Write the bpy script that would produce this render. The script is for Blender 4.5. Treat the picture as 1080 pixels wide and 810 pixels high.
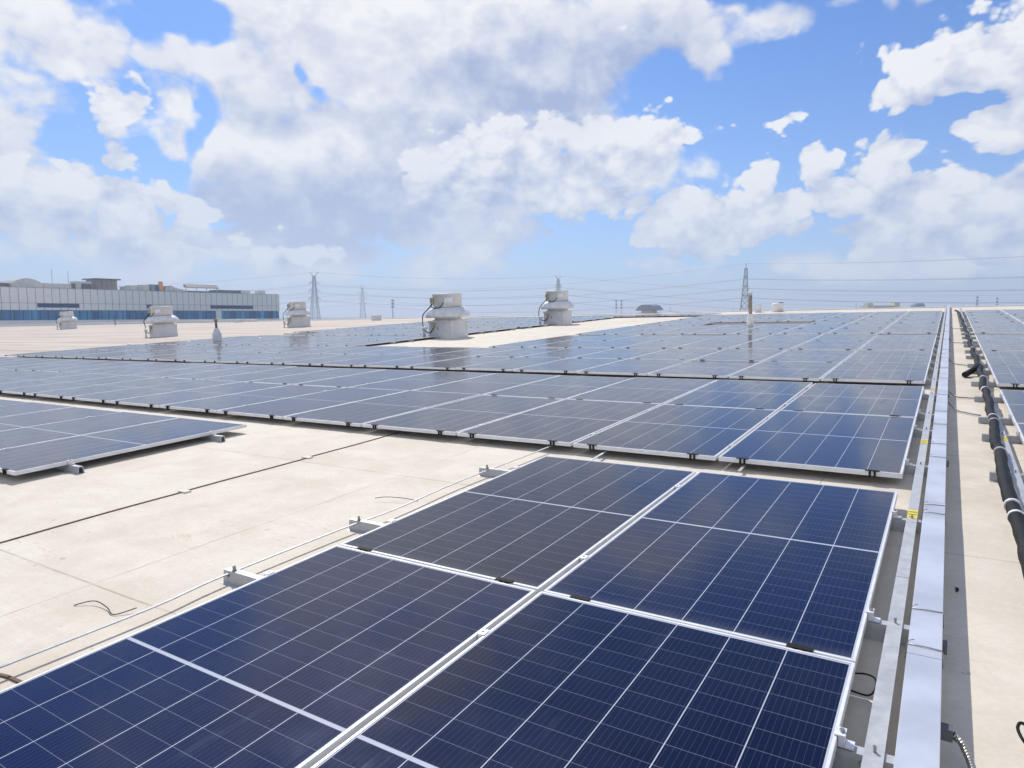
import bpy, math, random
from mathutils import Matrix, Vector
random.seed(7)
D = bpy.data
for o in list(D.objects): D.objects.remove(o)
SC = bpy.context.scene
COL = SC.collection
R = math.radians

# ------------------------------------------------------------------ camera
CAM = Vector((0.2386, -4.981, 1.3562))
FPX, YAW, PITCH = 723.2, -0.5690, 0.10197
def basis(p, y, r):
    fw = Vector((math.sin(y)*math.cos(p), math.cos(y)*math.cos(p), -math.sin(p)))
    rt = Vector((math.cos(y), -math.sin(y), 0)); up = rt.cross(fw)
    return rt*math.cos(r)+up*math.sin(r), up*math.cos(r)-rt*math.sin(r), fw
cd = D.cameras.new('camera'); cam = D.objects.new('camera', cd); COL.objects.link(cam)
rt, up, fw = basis(PITCH, YAW, 0)
cam.matrix_world = Matrix.Translation(CAM) @ Matrix((rt, up, -fw)).transposed().to_4x4()
cd.sensor_width = 36; cd.lens = 36*FPX/1080; cd.clip_start = .05; cd.clip_end = 9000
SC.camera = cam
# the roof falls gently: roof frame (roof = a plane of constant z) turned into the true, level world
ROOF = Matrix.Translation(CAM) @ Matrix(((0.999812,-0.004762,-0.018802),(0.003984,0.999141,-0.041238),(0.018982,0.041156,0.998972))).to_4x4() @ Matrix.Translation(-CAM)
I4 = Matrix.Identity(4)
SC.render.resolution_x, SC.render.resolution_y = 1024, 768

# ------------------------------------------------------------------ light
SUN_AZ, SUN_EL = -50.39, 49.24
sv = Vector((math.sin(R(SUN_AZ))*math.cos(R(SUN_EL)), math.cos(R(SUN_AZ))*math.cos(R(SUN_EL)), math.sin(R(SUN_EL))))
sl = D.lights.new('sun', 'SUN'); sl.energy = 3.9; sl.angle = R(.55); sl.color = (1, .945, .86)
so = D.objects.new('sun', sl); COL.objects.link(so)
so.rotation_euler = sv.to_track_quat('Z', 'Y').to_euler(); so.location = (0, 0, 50)
SC.view_settings.view_transform = 'Standard'; SC.view_settings.look = 'None'
SC.view_settings.exposure = 0.0; SC.view_settings.gamma = 1

BACK = [(-58.9, 13.5, 3.7, 3.8, 0.75), (-60.0, 15.5, 3.6, 3.0, 0.75), (-57.6, 15.8, 2.2, 2.8, 0.7), (-54.9, 18.3, 5.8, 5.5, 1), (-50.2, 19.4, 10.3, 6.8, 1.1), (-48.4, 10.3, 8.5, 5.6, 1.1), (-53.9, 12.0, 3.7, 6.0, 1), (-41.7, 13.4, 8.2, 6.9, 1), (-37.9, 19.6, 14.0, 6.4, 1.1), (-28.0, 17.3, 9.8, 4.0, 1), (-24.3, 20.7, 11.0, 3.4, 1), (-15.7, 20.2, 6.2, 2.3, 0.95), (-28.0, 12.1, 11.3, 4.3, 1), (-38.0, 8.1, 11.4, 3.3, 1), (-66.1, 17.7, 5.8, 4.4, 1), (-68.4, 12.8, 4.5, 4.3, 0.9), (-68.2, 8.1, 4.1, 3.6, 0.8), (-59.9, 17.6, 3.0, 3.0, 0.85), (-50.7, 5.1, 27.9, 3.0, 0.62), (-7.7, 4.2, 19.0, 1.7, 0.6), (-3.7, 20.8, 9.8, 1.2, 0.75), (-11.8, 7.6, 2.7, 2.1, 0.3), (-79.0, 12.9, 7.3, 5.8, 1), (-49.8, 30.5, 20.9, 5.4, 0.8)]
FRONT = [(-24.2, 13.4, 7.9, 2.9, 1), (-31.1, 10.7, 9.2, 4.0, 1), (-38.0, 11.0, 3.8, 3.2, 1), (-18.0, 14.0, 3.2, 1.5, 0.9), (-20.4, 7.7, 4.1, 2.3, 0.9), (-23.4, 8.8, 3.8, 2.2, 0.8), (-63.7, 7.0, 7.1, 2.7, 1), (-58.0, 8.0, 2.5, 2.8, 0.9), (-67.7, 7.9, 3.1, 2.1, 0.9), (-62.0, 14.5, 2.4, 3.2, 0.95), (-61.6, 10.4, 1.3, 1.0, 0.7), (-50.0, 5.1, 7.8, 1.0, 0.6), (-12.0, 13.5, 2.7, 0.9, 0.75), (-8.9, 10.6, 2.1, 1.3, 0.75), (-7.7, 18.0, 1.1, 3.6, 0.4), (-1.2, 16.3, 5.3, 2.3, 1), (3.9, 16.6, 5.4, 3.3, 1), (-4.3, 15.4, 2.7, 1.7, 0.8), (2.3, 11.8, 4.4, 1.7, 0.85), (-13.2, 7.0, 5.5, 2.7, 1), (-13.6, 9.4, 1.7, 1.8, 0.85), (-4.8, 7.9, 5.8, 3.4, 1), (-3.7, 10.0, 2.5, 2.2, 0.95), (2.6, 6.0, 3.9, 2.8, 1), (-17.4, 6.8, 3.6, 2.0, 0.85), (16.3, 11.4, 6.7, 5.7, 0.9)]
HOLES = [(-57.3, 20.9, 2.4, 1.4, 1.1), (-59.7, 10.7, 2.4, 0.9, 0.7), (-63.8, 10.9, 2.0, 1.0, 0.7), (-48.8, 17.5, 0.6, 1.0, 0.6), (-48.1, 16.1, 0.6, 0.7, 0.5), (-56.7, 14.4, 0.9, 2.5, 0.4), (-20.6, 17.3, 4.4, 1.6, 0.5), (-8.9, 15.7, 5.1, 3.8, 0.5)]
DARK = [(-48.5, 7.8, 10.7, 3.4, 1.1), (-40.2, 14.9, 9.0, 1.7, 0.4), (-59.9, 18.8, 4.8, 1.7, 0.25), (-27.9, 7.0, 7.7, 2.3, 0.6), (-31.1, 17.4, 9.8, 2.0, 0.8), (-24.3, 20.1, 10.3, 2.5, 0.6), (-4.3, 20.6, 8.2, 1.0, 0.9), (-50.3, 15.9, 4.8, 2.0, 0.35), (-38.0, 9.9, 6.1, 3.3, 0.6), (-67.5, 11.2, 3.1, 2.4, 0.3), (-28.0, 14.9, 4.6, 1.7, 0.6), (-53.6, 18.4, 4.0, 1.8, 0.2), (-1.1, 14.7, 5.0, 1.1, 0.5), (-7.7, 4.9, 16.5, 1.1, 0.5), (-63.5, 4.6, 8.6, 1.2, 0.5)]


# ------------------------------------------------------------------ node helpers
class N:
    def __init__(s, tree): s.t = tree
    def new(s, typ, **kw):
        n = s.t.nodes.new(typ)
        for k, v in kw.items(): setattr(n, k, v)
        return n
    def put(s, sock, v):
        if hasattr(v, 'is_output') or isinstance(v, bpy.types.NodeSocket): s.t.links.new(v, sock)
        else: sock.default_value = v
    def m(s, op, a, b=None, c=None, clamp=False):
        n = s.new('ShaderNodeMath', operation=op, use_clamp=clamp)
        s.put(n.inputs[0], a)
        if b is not None: s.put(n.inputs[1], b)
        if c is not None: s.put(n.inputs[2], c)
        return n.outputs[0]
    def v(s, op, a, b=None, sc=None, out=0):
        n = s.new('ShaderNodeVectorMath', operation=op)
        s.put(n.inputs[0], a)
        if b is not None: s.put(n.inputs[1], b)
        if sc is not None: s.put(n.inputs['Scale'], sc)
        return n.outputs[out]
    def xyz(s, v):
        n = s.new('ShaderNodeSeparateXYZ'); s.put(n.inputs[0], v); return n.outputs
    def comb(s, x, y, z):
        n = s.new('ShaderNodeCombineXYZ')
        for i, q in enumerate((x, y, z)): s.put(n.inputs[i], q)
        return n.outputs[0]
    def noise(s, vec, scale, detail=4, rough=.5, dist=0, lac=2.0):
        n = s.new('ShaderNodeTexNoise')
        s.put(n.inputs['Vector'], vec); n.inputs['Scale'].default_value = scale; n.inputs['Detail'].default_value = detail
        n.inputs['Roughness'].default_value = rough; n.inputs['Distortion'].default_value = dist; n.inputs['Lacunarity'].default_value = lac
        return n.outputs['Fac']
    def ss(s, x, a, b, lo=0, hi=1, typ='SMOOTHSTEP'):
        n = s.new('ShaderNodeMapRange', interpolation_type=typ)
        s.put(n.inputs['Value'], x)
        for k, q in zip(('From Min','From Max','To Min','To Max'), (a, b, lo, hi)): s.put(n.inputs[k], q)
        return n.outputs[0]
    def mix(s, f, a, b, blend='MIX'):
        n = s.new('ShaderNodeMix', data_type='RGBA', blend_type=blend)
        s.put(n.inputs[0], f)
        for i, q in ((6, a), (7, b)): s.put(n.inputs[i], (*q, 1) if isinstance(q, tuple) and len(q) == 3 else q)
        return n.outputs[2]

# ------------------------------------------------------------------ sky
W = D.worlds.new('World'); SC.world = W; W.use_nodes = True
n = N(W.node_tree); W.node_tree.nodes.clear()
grp = D.node_groups.new('cloud_density', 'ShaderNodeTree')
grp.interface.new_socket('Vector', in_out='INPUT', socket_type='NodeSocketVector')
for nm in ('Back', 'Front', 'Field'): grp.interface.new_socket(nm, in_out='OUTPUT', socket_type='NodeSocketFloat')
g = N(grp); gi = g.new('NodeGroupInput'); go = g.new('NodeGroupOutput')
def azel(k, d):
    x, y, z = k.xyz(d)
    return k.comb(k.m('MULTIPLY', k.m('ARCTAN2', x, y), 57.2958), k.m('MULTIPLY', k.m('ARCSINE', z), 57.2958), 0)
def ell(k, A, b):
    nn = k.new('ShaderNodeVectorMath', operation='MULTIPLY_ADD'); k.put(nn.inputs[0], A)
    nn.inputs[1].default_value = (1/b[2], 1/b[3], 0); nn.inputs[2].default_value = (-b[0]/b[2], -b[1]/b[3], 0)
    return k.m('MULTIPLY_ADD', k.v('LENGTH', nn.outputs[0], out=1), -1.15*b[4], 1.6*b[4], clamp=True)
dirv = g.v('NORMALIZE', gi.outputs[0])
st = g.v('MULTIPLY', dirv, (1, 1, 1.35))
A0g = azel(g, dirv)
wn = g.new('ShaderNodeTexNoise'); g.put(wn.inputs['Vector'], st); wn.inputs['Scale'].default_value = 7; wn.inputs['Detail'].default_value = 3
A = g.v('ADD', A0g, g.v('SCALE', g.v('SUBTRACT', wn.outputs['Color'], (.5, .5, .5)), sc=9.0))
A2 = g.v('ADD', A0g, g.v('SCALE', g.v('SUBTRACT', wn.outputs['Color'], (.5, .5, .5)), sc=6.0))
cov = None
for b in BACK:
    e = ell(g, A, b); cov = e if cov is None else g.m('MAXIMUM', cov, e)
for b in HOLES: cov = g.m('SUBTRACT', cov, ell(g, A2, b))
az_, el_, _ = g.xyz(A)
outside = g.m('MAXIMUM', g.ss(g.m('ABSOLUTE', g.m('ADD', az_, 32.6)), 44, 60), g.ss(el_, 31, 36))
cov = g.m('ADD', g.m('MULTIPLY', cov, g.m('SUBTRACT', 1, outside)), g.m('MULTIPLY', outside, g.ss(g.m('ABSOLUTE', g.m('ADD', az_, 32.6)), 45, 80, -.08, .62)))  # unseen cloud added beside and behind the camera as white fill light
cov2 = None
for b in FRONT:
    e = ell(g, A2, b); cov2 = e if cov2 is None else g.m('MAXIMUM', cov2, e)
f1 = g.noise(st, 5.0, 8, .55, .3)
vo = g.new('ShaderNodeTexVoronoi', feature='F1'); g.put(vo.inputs['Vector'], g.v('ADD', st, g.v('SCALE', wn.outputs['Color'], sc=.05)))
vo.inputs['Scale'].default_value = 20; vo.inputs['Detail'].default_value = 2.5; vo.inputs['Roughness'].default_value = .5; vo.inputs['Lacunarity'].default_value = 2.2
puff = g.m('SUBTRACT', .52, vo.outputs['Distance'])
f1c = g.m('SUBTRACT', f1, .5)
g.put(go.inputs[0], g.m('SUBTRACT', g.m('ADD', cov, g.m('ADD', g.m('MULTIPLY', f1c, 2.0), g.m('MULTIPLY', puff, .45))), .20))
g.put(go.inputs[1], g.m('SUBTRACT', g.m('ADD', cov2, g.m('ADD', g.m('MULTIPLY', f1c, 1.15), g.m('MULTIPLY', puff, .85))), .14))
g.put(go.inputs[2], puff)

tc = n.new('ShaderNodeTexCoord'); dv = n.v('NORMALIZE', tc.outputs['Generated'])
def dens(v):
    q = n.new('ShaderNodeGroup', node_tree=grp); n.put(q.inputs[0], v); return q.outputs
d0 = dens(dv)
d1 = dens(n.v('ADD', dv, tuple((sv*.030 + Vector((0, 0, .022)))[:])))
def lum(i, base, amp, fine):
    df = n.m('SUBTRACT', d0[i], d1[i]); pf = n.m('SUBTRACT', d0[2], d1[2])
    return n.m('ADD', n.m('MULTIPLY_ADD', df, amp, base), n.m('MULTIPLY', pf, fine), clamp=True)
A0 = azel(n, dv)
wn2 = n.new('ShaderNodeTexNoise'); n.put(wn2.inputs['Vector'], dv); wn2.inputs['Scale'].default_value = 8; wn2.inputs['Detail'].default_value = 4
A1 = n.v('ADD', A0, n.v('SCALE', n.v('SUBTRACT', wn2.outputs['Color'], (.5, .5, .5)), sc=8.0))
dark = None
for b in DARK:
    e = ell(n, A1, b); dark = e if dark is None else n.m('MAXIMUM', dark, e)
SHADE, WHITE = (.39, .48, .73), (.97, .975, 1.0)
litb = n.m('SUBTRACT', lum(0, .78, .46, .2), n.m('MULTIPLY', dark, .72), clamp=True)
litf = n.m('SUBTRACT', lum(1, .62, .58, .30), n.m('MULTIPLY', dark, .22), clamp=True)
bgs = []
for lt in (litb, litf):
    q = n.new('ShaderNodeBackground'); n.put(q.inputs[0], n.mix(lt, SHADE, WHITE)); q.inputs[1].default_value = .95; bgs.append(q)
sky = n.new('ShaderNodeTexSky', sky_type='NISHITA'); sky.sun_disc = False
sky.sun_elevation = R(SUN_EL); sky.sun_rotation = R(SUN_AZ); sky.air_density = 1.0; sky.dust_density = .6; sky.ozone_density = 2.2
skybg = n.new('ShaderNodeBackground'); n.put(skybg.inputs[0], n.mix(1.0, sky.outputs[0], (.46, .74, 1.16), 'MULTIPLY')); skybg.inputs[1].default_value = .11
# thin pale air low down
el = n.xyz(A0)[1]
veil = n.m('MULTIPLY', n.m('EXPONENT', n.m('DIVIDE', n.m('MAXIMUM', el, 0), -8.0)), .90)
veilbg = n.new('ShaderNodeBackground'); veilbg.inputs[0].default_value = (.54, .67, .88, 1); veilbg.inputs[1].default_value = 1.0
m1 = n.new('ShaderNodeMixShader'); n.put(m1.inputs[0], n.ss(d0[0], -.06, .42)); n.put(m1.inputs[1], skybg.outputs[0]); n.put(m1.inputs[2], bgs[0].outputs[0])
m3 = n.new('ShaderNodeMixShader'); n.put(m3.inputs[0], n.ss(d0[1], -.02, .18)); n.put(m3.inputs[1], m1.outputs[0]); n.put(m3.inputs[2], bgs[1].outputs[0])
m2 = n.new('ShaderNodeMixShader'); n.put(m2.inputs[0], veil); n.put(m2.inputs[1], m3.outputs[0]); n.put(m2.inputs[2], veilbg.outputs[0])
wo = n.new('ShaderNodeOutputWorld'); n.put(wo.inputs[0], m2.outputs[0])
SC.cycles.max_bounces = 6; SC.cycles.diffuse_bounces = 3; SC.cycles.glossy_bounces = 3; SC.cycles.transmission_bounces = 2; SC.cycles.volume_bounces = 0
W.cycles.sampling_method = 'MANUAL'; W.cycles.sample_map_resolution = 512

# ------------------------------------------------------------------ materials
def mat(name, col=(.5,.5,.5), rough=.5, metal=0, spec=.5, build=None):
    m = D.materials.new(name); m.use_nodes = True; k = N(m.node_tree); p = m.node_tree.nodes['Principled BSDF']
    p.inputs['Base Color'].default_value = (*col, 1); p.inputs['Roughness'].default_value = rough
    p.inputs['Metallic'].default_value = metal; p.inputs['Specular IOR Level'].default_value = spec
    if build: build(k, p)
    return m
def mottled(col, rough=.5, metal=0, scale=6, amt=.25, dirt=(.25,.2,.15), damt=0.0, bump=0):
    def b(k, p):
        oc = k.new('ShaderNodeTexCoord').outputs['Object']
        f = k.noise(oc, scale, 6, .6)
        c = k.mix(k.ss(f, .3, .7), tuple(x*(1-amt) for x in col), tuple(min(1, x*(1+amt*.5)) for x in col))
        if damt: c = k.mix(k.m('MULTIPLY', k.ss(k.noise(oc, scale*.45, 8, .65), .5, .75), damt), c, dirt)
        k.put(p.inputs['Base Color'], c)
        k.put(p.inputs['Roughness'], k.ss(f, .2, .8, rough*.75, min(1, rough*1.25), 'LINEAR'))
        if bump:
            bn = k.new('ShaderNodeBump'); bn.inputs['Strength'].default_value = bump; bn.inputs['Distance'].default_value = .01
            k.put(bn.inputs['Height'], f); k.put(p.inputs['Normal'], bn.outputs[0])
    return dict(col=col, rough=rough, metal=metal, build=b)

PW, PL, GX, GY = 1.303, 2.368, .0272, .020
def cell_build(k, p):
    uv = k.new('ShaderNodeUVMap').outputs[0]; x, y, _ = k.xyz(uv)
    mx, my = .016, .020
    cw = (PW-2*mx)/6; half = (PL-2*my-.018)/2; ch = half/11
    xi = k.m('DIVIDE', k.m('SUBTRACT', x, mx), cw)
    y2 = k.m('ABSOLUTE', k.m('SUBTRACT', y, PL/2))          # distance from the middle gap
    yi = k.m('DIVIDE', k.m('SUBTRACT', y2, .009), ch)
    fx = k.m('MULTIPLY', k.m('PINGPONG', xi, .5), cw)       # metres to the nearest column gap
    fy = k.m('MULTIPLY', k.m('PINGPONG', yi, .5), ch)
    gapx = k.m('LESS_THAN', fx, .0019)
    gapy = k.m('LESS_THAN', fy, .0009)
    mid = k.m('LESS_THAN', y2, .008)
    edge = k.m('MAXIMUM', k.m('GREATER_THAN', k.m('ABSOLUTE', k.m('SUBTRACT', x, PW/2)), PW/2-mx), k.m('GREATER_THAN', y2, PL/2-my))
    bx = k.m('MULTIPLY', k.m('PINGPONG', k.m('ADD', k.m('MULTIPLY', xi, 10), .5), .5), cw/10)
    bus = k.m('LESS_THAN', bx, .00045)
    gap = k.m('MAXIMUM', k.m('MAXIMUM', gapx, mid), edge)
    # each cell a slightly different blue
    cid = k.comb(k.m('FLOOR', xi), k.m('FLOOR', k.m('DIVIDE', k.m('SUBTRACT', y, my), ch)), 0)
    wn = k.new('ShaderNodeTexWhiteNoise', noise_dimensions='3D'); k.put(wn.inputs['Vector'], cid)
    rnd = k.new('ShaderNodeObjectInfo').outputs['Random']
    tone = k.m('ADD', k.m('MULTIPLY', wn.outputs['Value'], .22), k.m('MULTIPLY', k.m('POWER', rnd, 1.6), .75))
    oc = k.new('ShaderNodeTexCoord').outputs['Object']
    c = k.mix(tone, (.0020, .0018, .0075), (.0035, .0068, .040))
    c = k.mix(k.m('MULTIPLY', bus, .34), c, (.16, .18, .25))
    c = k.mix(k.m('MULTIPLY', gapy, .5), c, (.32, .34, .42))
    c = k.mix(gap, c, (.48, .50, .56))
    dust = k.ss(k.noise(oc, 2.2, 8, .65), .35, .8, .002, .014)
    edged = k.ss(y, 0, .10, .16, 0)                           # dust caught along the low edge
    c = k.mix(k.m('ADD', dust, k.m('MULTIPLY', edged, k.noise(oc, 9, 4, .6))), c, (.50, .48, .44))
    k.put(p.inputs['Base Color'], c)
    sp = k.m('GREATER_THAN', k.noise(oc, 55, 2, .5), .775)
    k.put(p.inputs['Base Color'], k.mix(k.m('MULTIPLY', sp, .22), c, (.5, .48, .42)))
    run = k.noise(k.v('MULTIPLY', oc, (9, 1.0, 1)), 1.5, 5, .6)
    k.put(p.inputs['Roughness'], k.m('ADD', k.ss(k.noise(oc, 3, 5, .6), .3, .8, .10, .19), k.ss(run, .55, .8, 0, .12)))
    p.inputs['IOR'].default_value = 1.43; p.inputs['Specular Tint'].default_value = (.55, .62, 1, 1)
    bn = k.new('ShaderNodeBump'); bn.inputs['Strength'].default_value = .06; bn.inputs['Distance'].default_value = .004
    k.put(bn.inputs['Height'], k.noise(oc, 2.5, 2, .5)); k.put(p.inputs['Normal'], bn.outputs[0])

def roof_build(k, p):
    oc = k.new('ShaderNodeTexCoord').outputs['Object']; x, y, _ = k.xyz(oc)
    big = k.noise(oc, .35, 6, .6); med = k.noise(oc, 2.6, 7, .62, .4)
    stretch = k.noise(k.v('MULTIPLY', oc, (.5, 2.6, 1)), 1.6, 7, .6, .6)
    c = k.mix(k.ss(med, .3, .72), (.61, .54, .44), (.72, .66, .555))
    c = k.mix(k.m('MULTIPLY', k.ss(big, .42, .65), .45), c, (.75, .70, .60))
    c = k.mix(k.m('MULTIPLY', k.ss(stretch, .58, .80), .22), c, (.50, .40, .29))
    pond = k.noise(oc, .55, 5, .55, .6)
    rim = k.m('SUBTRACT', 1, k.ss(k.m('ABSOLUTE', k.m('SUBTRACT', pond, .56)), 0, .012))
    c = k.mix(k.m('MULTIPLY', rim, k.ss(med, .4, .65, 0, .14)), c, (.47, .41, .33))
    c = k.mix(k.ss(pond, .56, .62, 0, .08), c, (.50, .46, .40))
    fine = k.noise(oc, 42, 5, .7)
    c = k.mix(k.ss(fine, .3, .75, .0, .24), c, (.44, .38, .31))
    wl = k.noise(k.v('MULTIPLY', oc, (.9, 5.5, 1)), 1.3, 5, .6, .7)
    crease = k.m('SUBTRACT', 1, k.ss(k.m('ABSOLUTE', k.m('SUBTRACT', wl, .5)), .001, .009))
    c = k.mix(k.m('MULTIPLY', crease, k.ss(k.noise(oc, 1.1, 4, .6), .45, .68, .04, .38)), c, (.40, .30, .20))
    # the open far left is dirtier
    left = k.m('MULTIPLY', k.ss(k.m('ADD', x, k.m('MULTIPLY', big, 6)), -25.5, -24), 1)
    streak = k.noise(k.v('MULTIPLY', oc, (.07, .9, 1)), 1.1, 6, .65)
    cl = k.mix(k.ss(streak, .32, .68), (.40, .335, .27), (.58, .51, .44))
    c = k.mix(left, cl, c)
    # welded laps of the sheets
    s1 = k.m('LESS_THAN', k.m('ABSOLUTE', k.m('SUBTRACT', k.m('MULTIPLY', k.m('PINGPONG', k.m('DIVIDE', k.m('ADD', k.m('ADD', y, .74), k.m('MULTIPLY', k.noise(oc, .8, 2), .03)), 2.47), .5), 2.47), 0)), .006)
    s2 = k.m('LESS_THAN', k.m('MULTIPLY', k.m('PINGPONG', k.m('DIVIDE', k.m('ADD', x, k.m('ADD', 6.7, k.m('MULTIPLY', k.noise(oc, .7, 2), .04))), 3.1), .5), 3.1), .004)
    seam = k.m('MULTIPLY', k.m('MAXIMUM', s1, s2), k.ss(k.noise(oc, 1.7, 4, .6), .35, .6, .2, .8))
    c = k.mix(seam, c, (.34, .28, .21))
    # old glue rings and scuffs
    vo = k.new('ShaderNodeTexVoronoi'); k.put(vo.inputs['Vector'], oc); vo.inputs['Scale'].default_value = .9; vo.inputs['Randomness'].default_value = 1
    ring = k.m('LESS_THAN', k.m('ABSOLUTE', k.m('SUBTRACT', vo.outputs['Distance'], .075)), .008)
    c = k.mix(k.m('MULTIPLY', ring, k.ss(k.noise(oc, 5, 3), .45, .6, 0, .35)), c, (.86, .85, .82))
    spot = k.m('GREATER_THAN', k.noise(oc, 13, 3, .5), .735)
    c = k.mix(k.m('MULTIPLY', spot, .4), c, (.30, .24, .18))
    k.put(p.inputs['Base Color'], c)
    bn = k.new('ShaderNodeBump'); bn.inputs['Strength'].default_value = .4; bn.inputs['Distance'].default_value = .02
    wr = k.noise(k.v('MULTIPLY', oc, (.8, 3, 1)), 1.4, 3, .5, 1.2)
    hgt = k.m('ADD', k.m('ADD', wr, k.m('MULTIPLY', fine, .12)), k.m('MULTIPLY', seam, -.5))
    k.put(bn.inputs['Height'], hgt); k.put(p.inputs['Normal'], bn.outputs[0])

M = {}
def MK(name, **kw): M[name] = mat(name, **kw)
MK('roof_membrane', rough=.75, spec=.3, build=roof_build)
MK('cell_glass', rough=.1, build=cell_build)
MK('aluminium', **mottled((.80, .80, .80), .42, .2, 8, .08))
MK('backsheet', col=(.7, .7, .7), rough=.6)
MK('galvanised', **mottled((.50, .51, .515), .48, .3, 18, .12, (.3,.28,.25), .15))
MK('bright_galvanised', **mottled((.62, .64, .69), .40, .35, 2.2, .16, (.42,.43,.45), .3, .05))
MK('black_plastic', col=(.010, .010, .011), rough=.7, spec=.2)
def corr(k, p):
    oc = k.new('ShaderNodeTexCoord').outputs['UV']
    w = k.new('ShaderNodeTexWave', wave_type='BANDS', bands_direction='X'); k.put(w.inputs['Vector'], oc); w.inputs['Scale'].default_value = 9
    bn = k.new('ShaderNodeBump'); bn.inputs['Strength'].default_value = .8; bn.inputs['Distance'].default_value = .006
    k.put(bn.inputs['Height'], w.outputs['Fac']); k.put(p.inputs['Normal'], bn.outputs[0])
MK('black_sleeve', col=(.010, .010, .011), rough=.55, spec=.3, build=corr)
MK('flex_metal', col=(.45, .44, .42), rough=.4, metal=.7, build=corr)
MK('white_tape', **mottled((.78, .78, .77), .4, 0, 40, .2))
MK('yellow_sticker', **mottled((.90, .62, .02), .45, 0, 30, .08))
MK('green_print', col=(.12, .28, .10), rough=.5)
MK('dark_print', col=(.05, .05, .05), rough=.5)
MK('white_label', col=(.85, .87, .9), rough=.4)
MK('fan_paint', **mottled((.78, .78, .77), .42, .1, 5, .12, (.46,.41,.35), .3))
MK('fan_base', **mottled((.78, .78, .77), .5, .05, 4, .12, (.48,.43,.37), .3))
MK('box_olive', **mottled((.46, .44, .26), .5, 0, 20, .2))
MK('pvc_white', **mottled((.86, .85, .82), .5, 0, 10, .08, (.5,.44,.36), .25))
MK('rusty_pipe', **mottled((.40, .35, .27), .75, .1, 9, .45, (.68,.65,.58), .8, .3))
MK('joint_black', **mottled((.17, .12, .075), .8, 0, 20, .5))
MK('joint_pad', **mottled((.74, .68, .55), .8, 0, 20, .1))
MK('facade_white', **mottled((.82, .84, .84), .45, .0, 1.2, .05))
MK('facade_seam', col=(.16, .18, .20), rough=.6)
def blueglass(k, p):
    oc = k.new('ShaderNodeTexCoord').outputs['Object']; _, y, _ = k.xyz(oc)
    w = k.new('ShaderNodeTexWhiteNoise', noise_dimensions='1D'); k.put(w.inputs['W'], k.m('FLOOR', k.m('DIVIDE', y, 1.9)))
    k.put(p.inputs['Base Color'], k.mix(w.outputs['Value'], (.03, .13, .30), (.08, .34, .64)))
MK('blue_glass', rough=.08, build=blueglass)
MK('dark_blue_glass', col=(.02, .07, .17), rough=.08)
MK('blue_mullion', col=(.03, .07, .14), rough=.4)
MK('plant_grey', **mottled((.42, .43, .43), .6, .1, 1.5, .2))
MK('plant_dark', **mottled((.13, .13, .14), .6, .1, 1.5, .3))
MK('plant_beige', **mottled((.50, .50, .48), .6, 0, 1.5, .15))
MK('penthouse_brown', **mottled((.27, .25, .26), .6, 0, 2, .2))
MK('container_blue', col=(.02, .22, .62), rough=.5)
MK('tank_orange', col=(.60, .24, .06), rough=.5)
MK('pylon_steel', col=(.30, .34, .39), rough=.6, metal=.3)
MK('wire', col=(.25, .27, .30), rough=.6)
MK('cream_wall', col=(.62, .56, .40), rough=.8)
MK('window_dark', col=(.08, .10, .12), rough=.3)
MK('block_blue', col=(.16, .26, .36), rough=.6)
MK('ground_far', **mottled((.16, .18, .15), .95, 0, .01, .4))
MK('wall_cladding', **mottled((.5, .5, .5), .7, 0, .5, .1))
MK('dead_leaf', col=(.03, .025, .02), rough=.8)
MK('bolt_steel', col=(.35, .34, .33), rough=.35, metal=.8)
MK('vent_blue', **mottled((.30, .35, .42), .5, .3, 3, .1))

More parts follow.
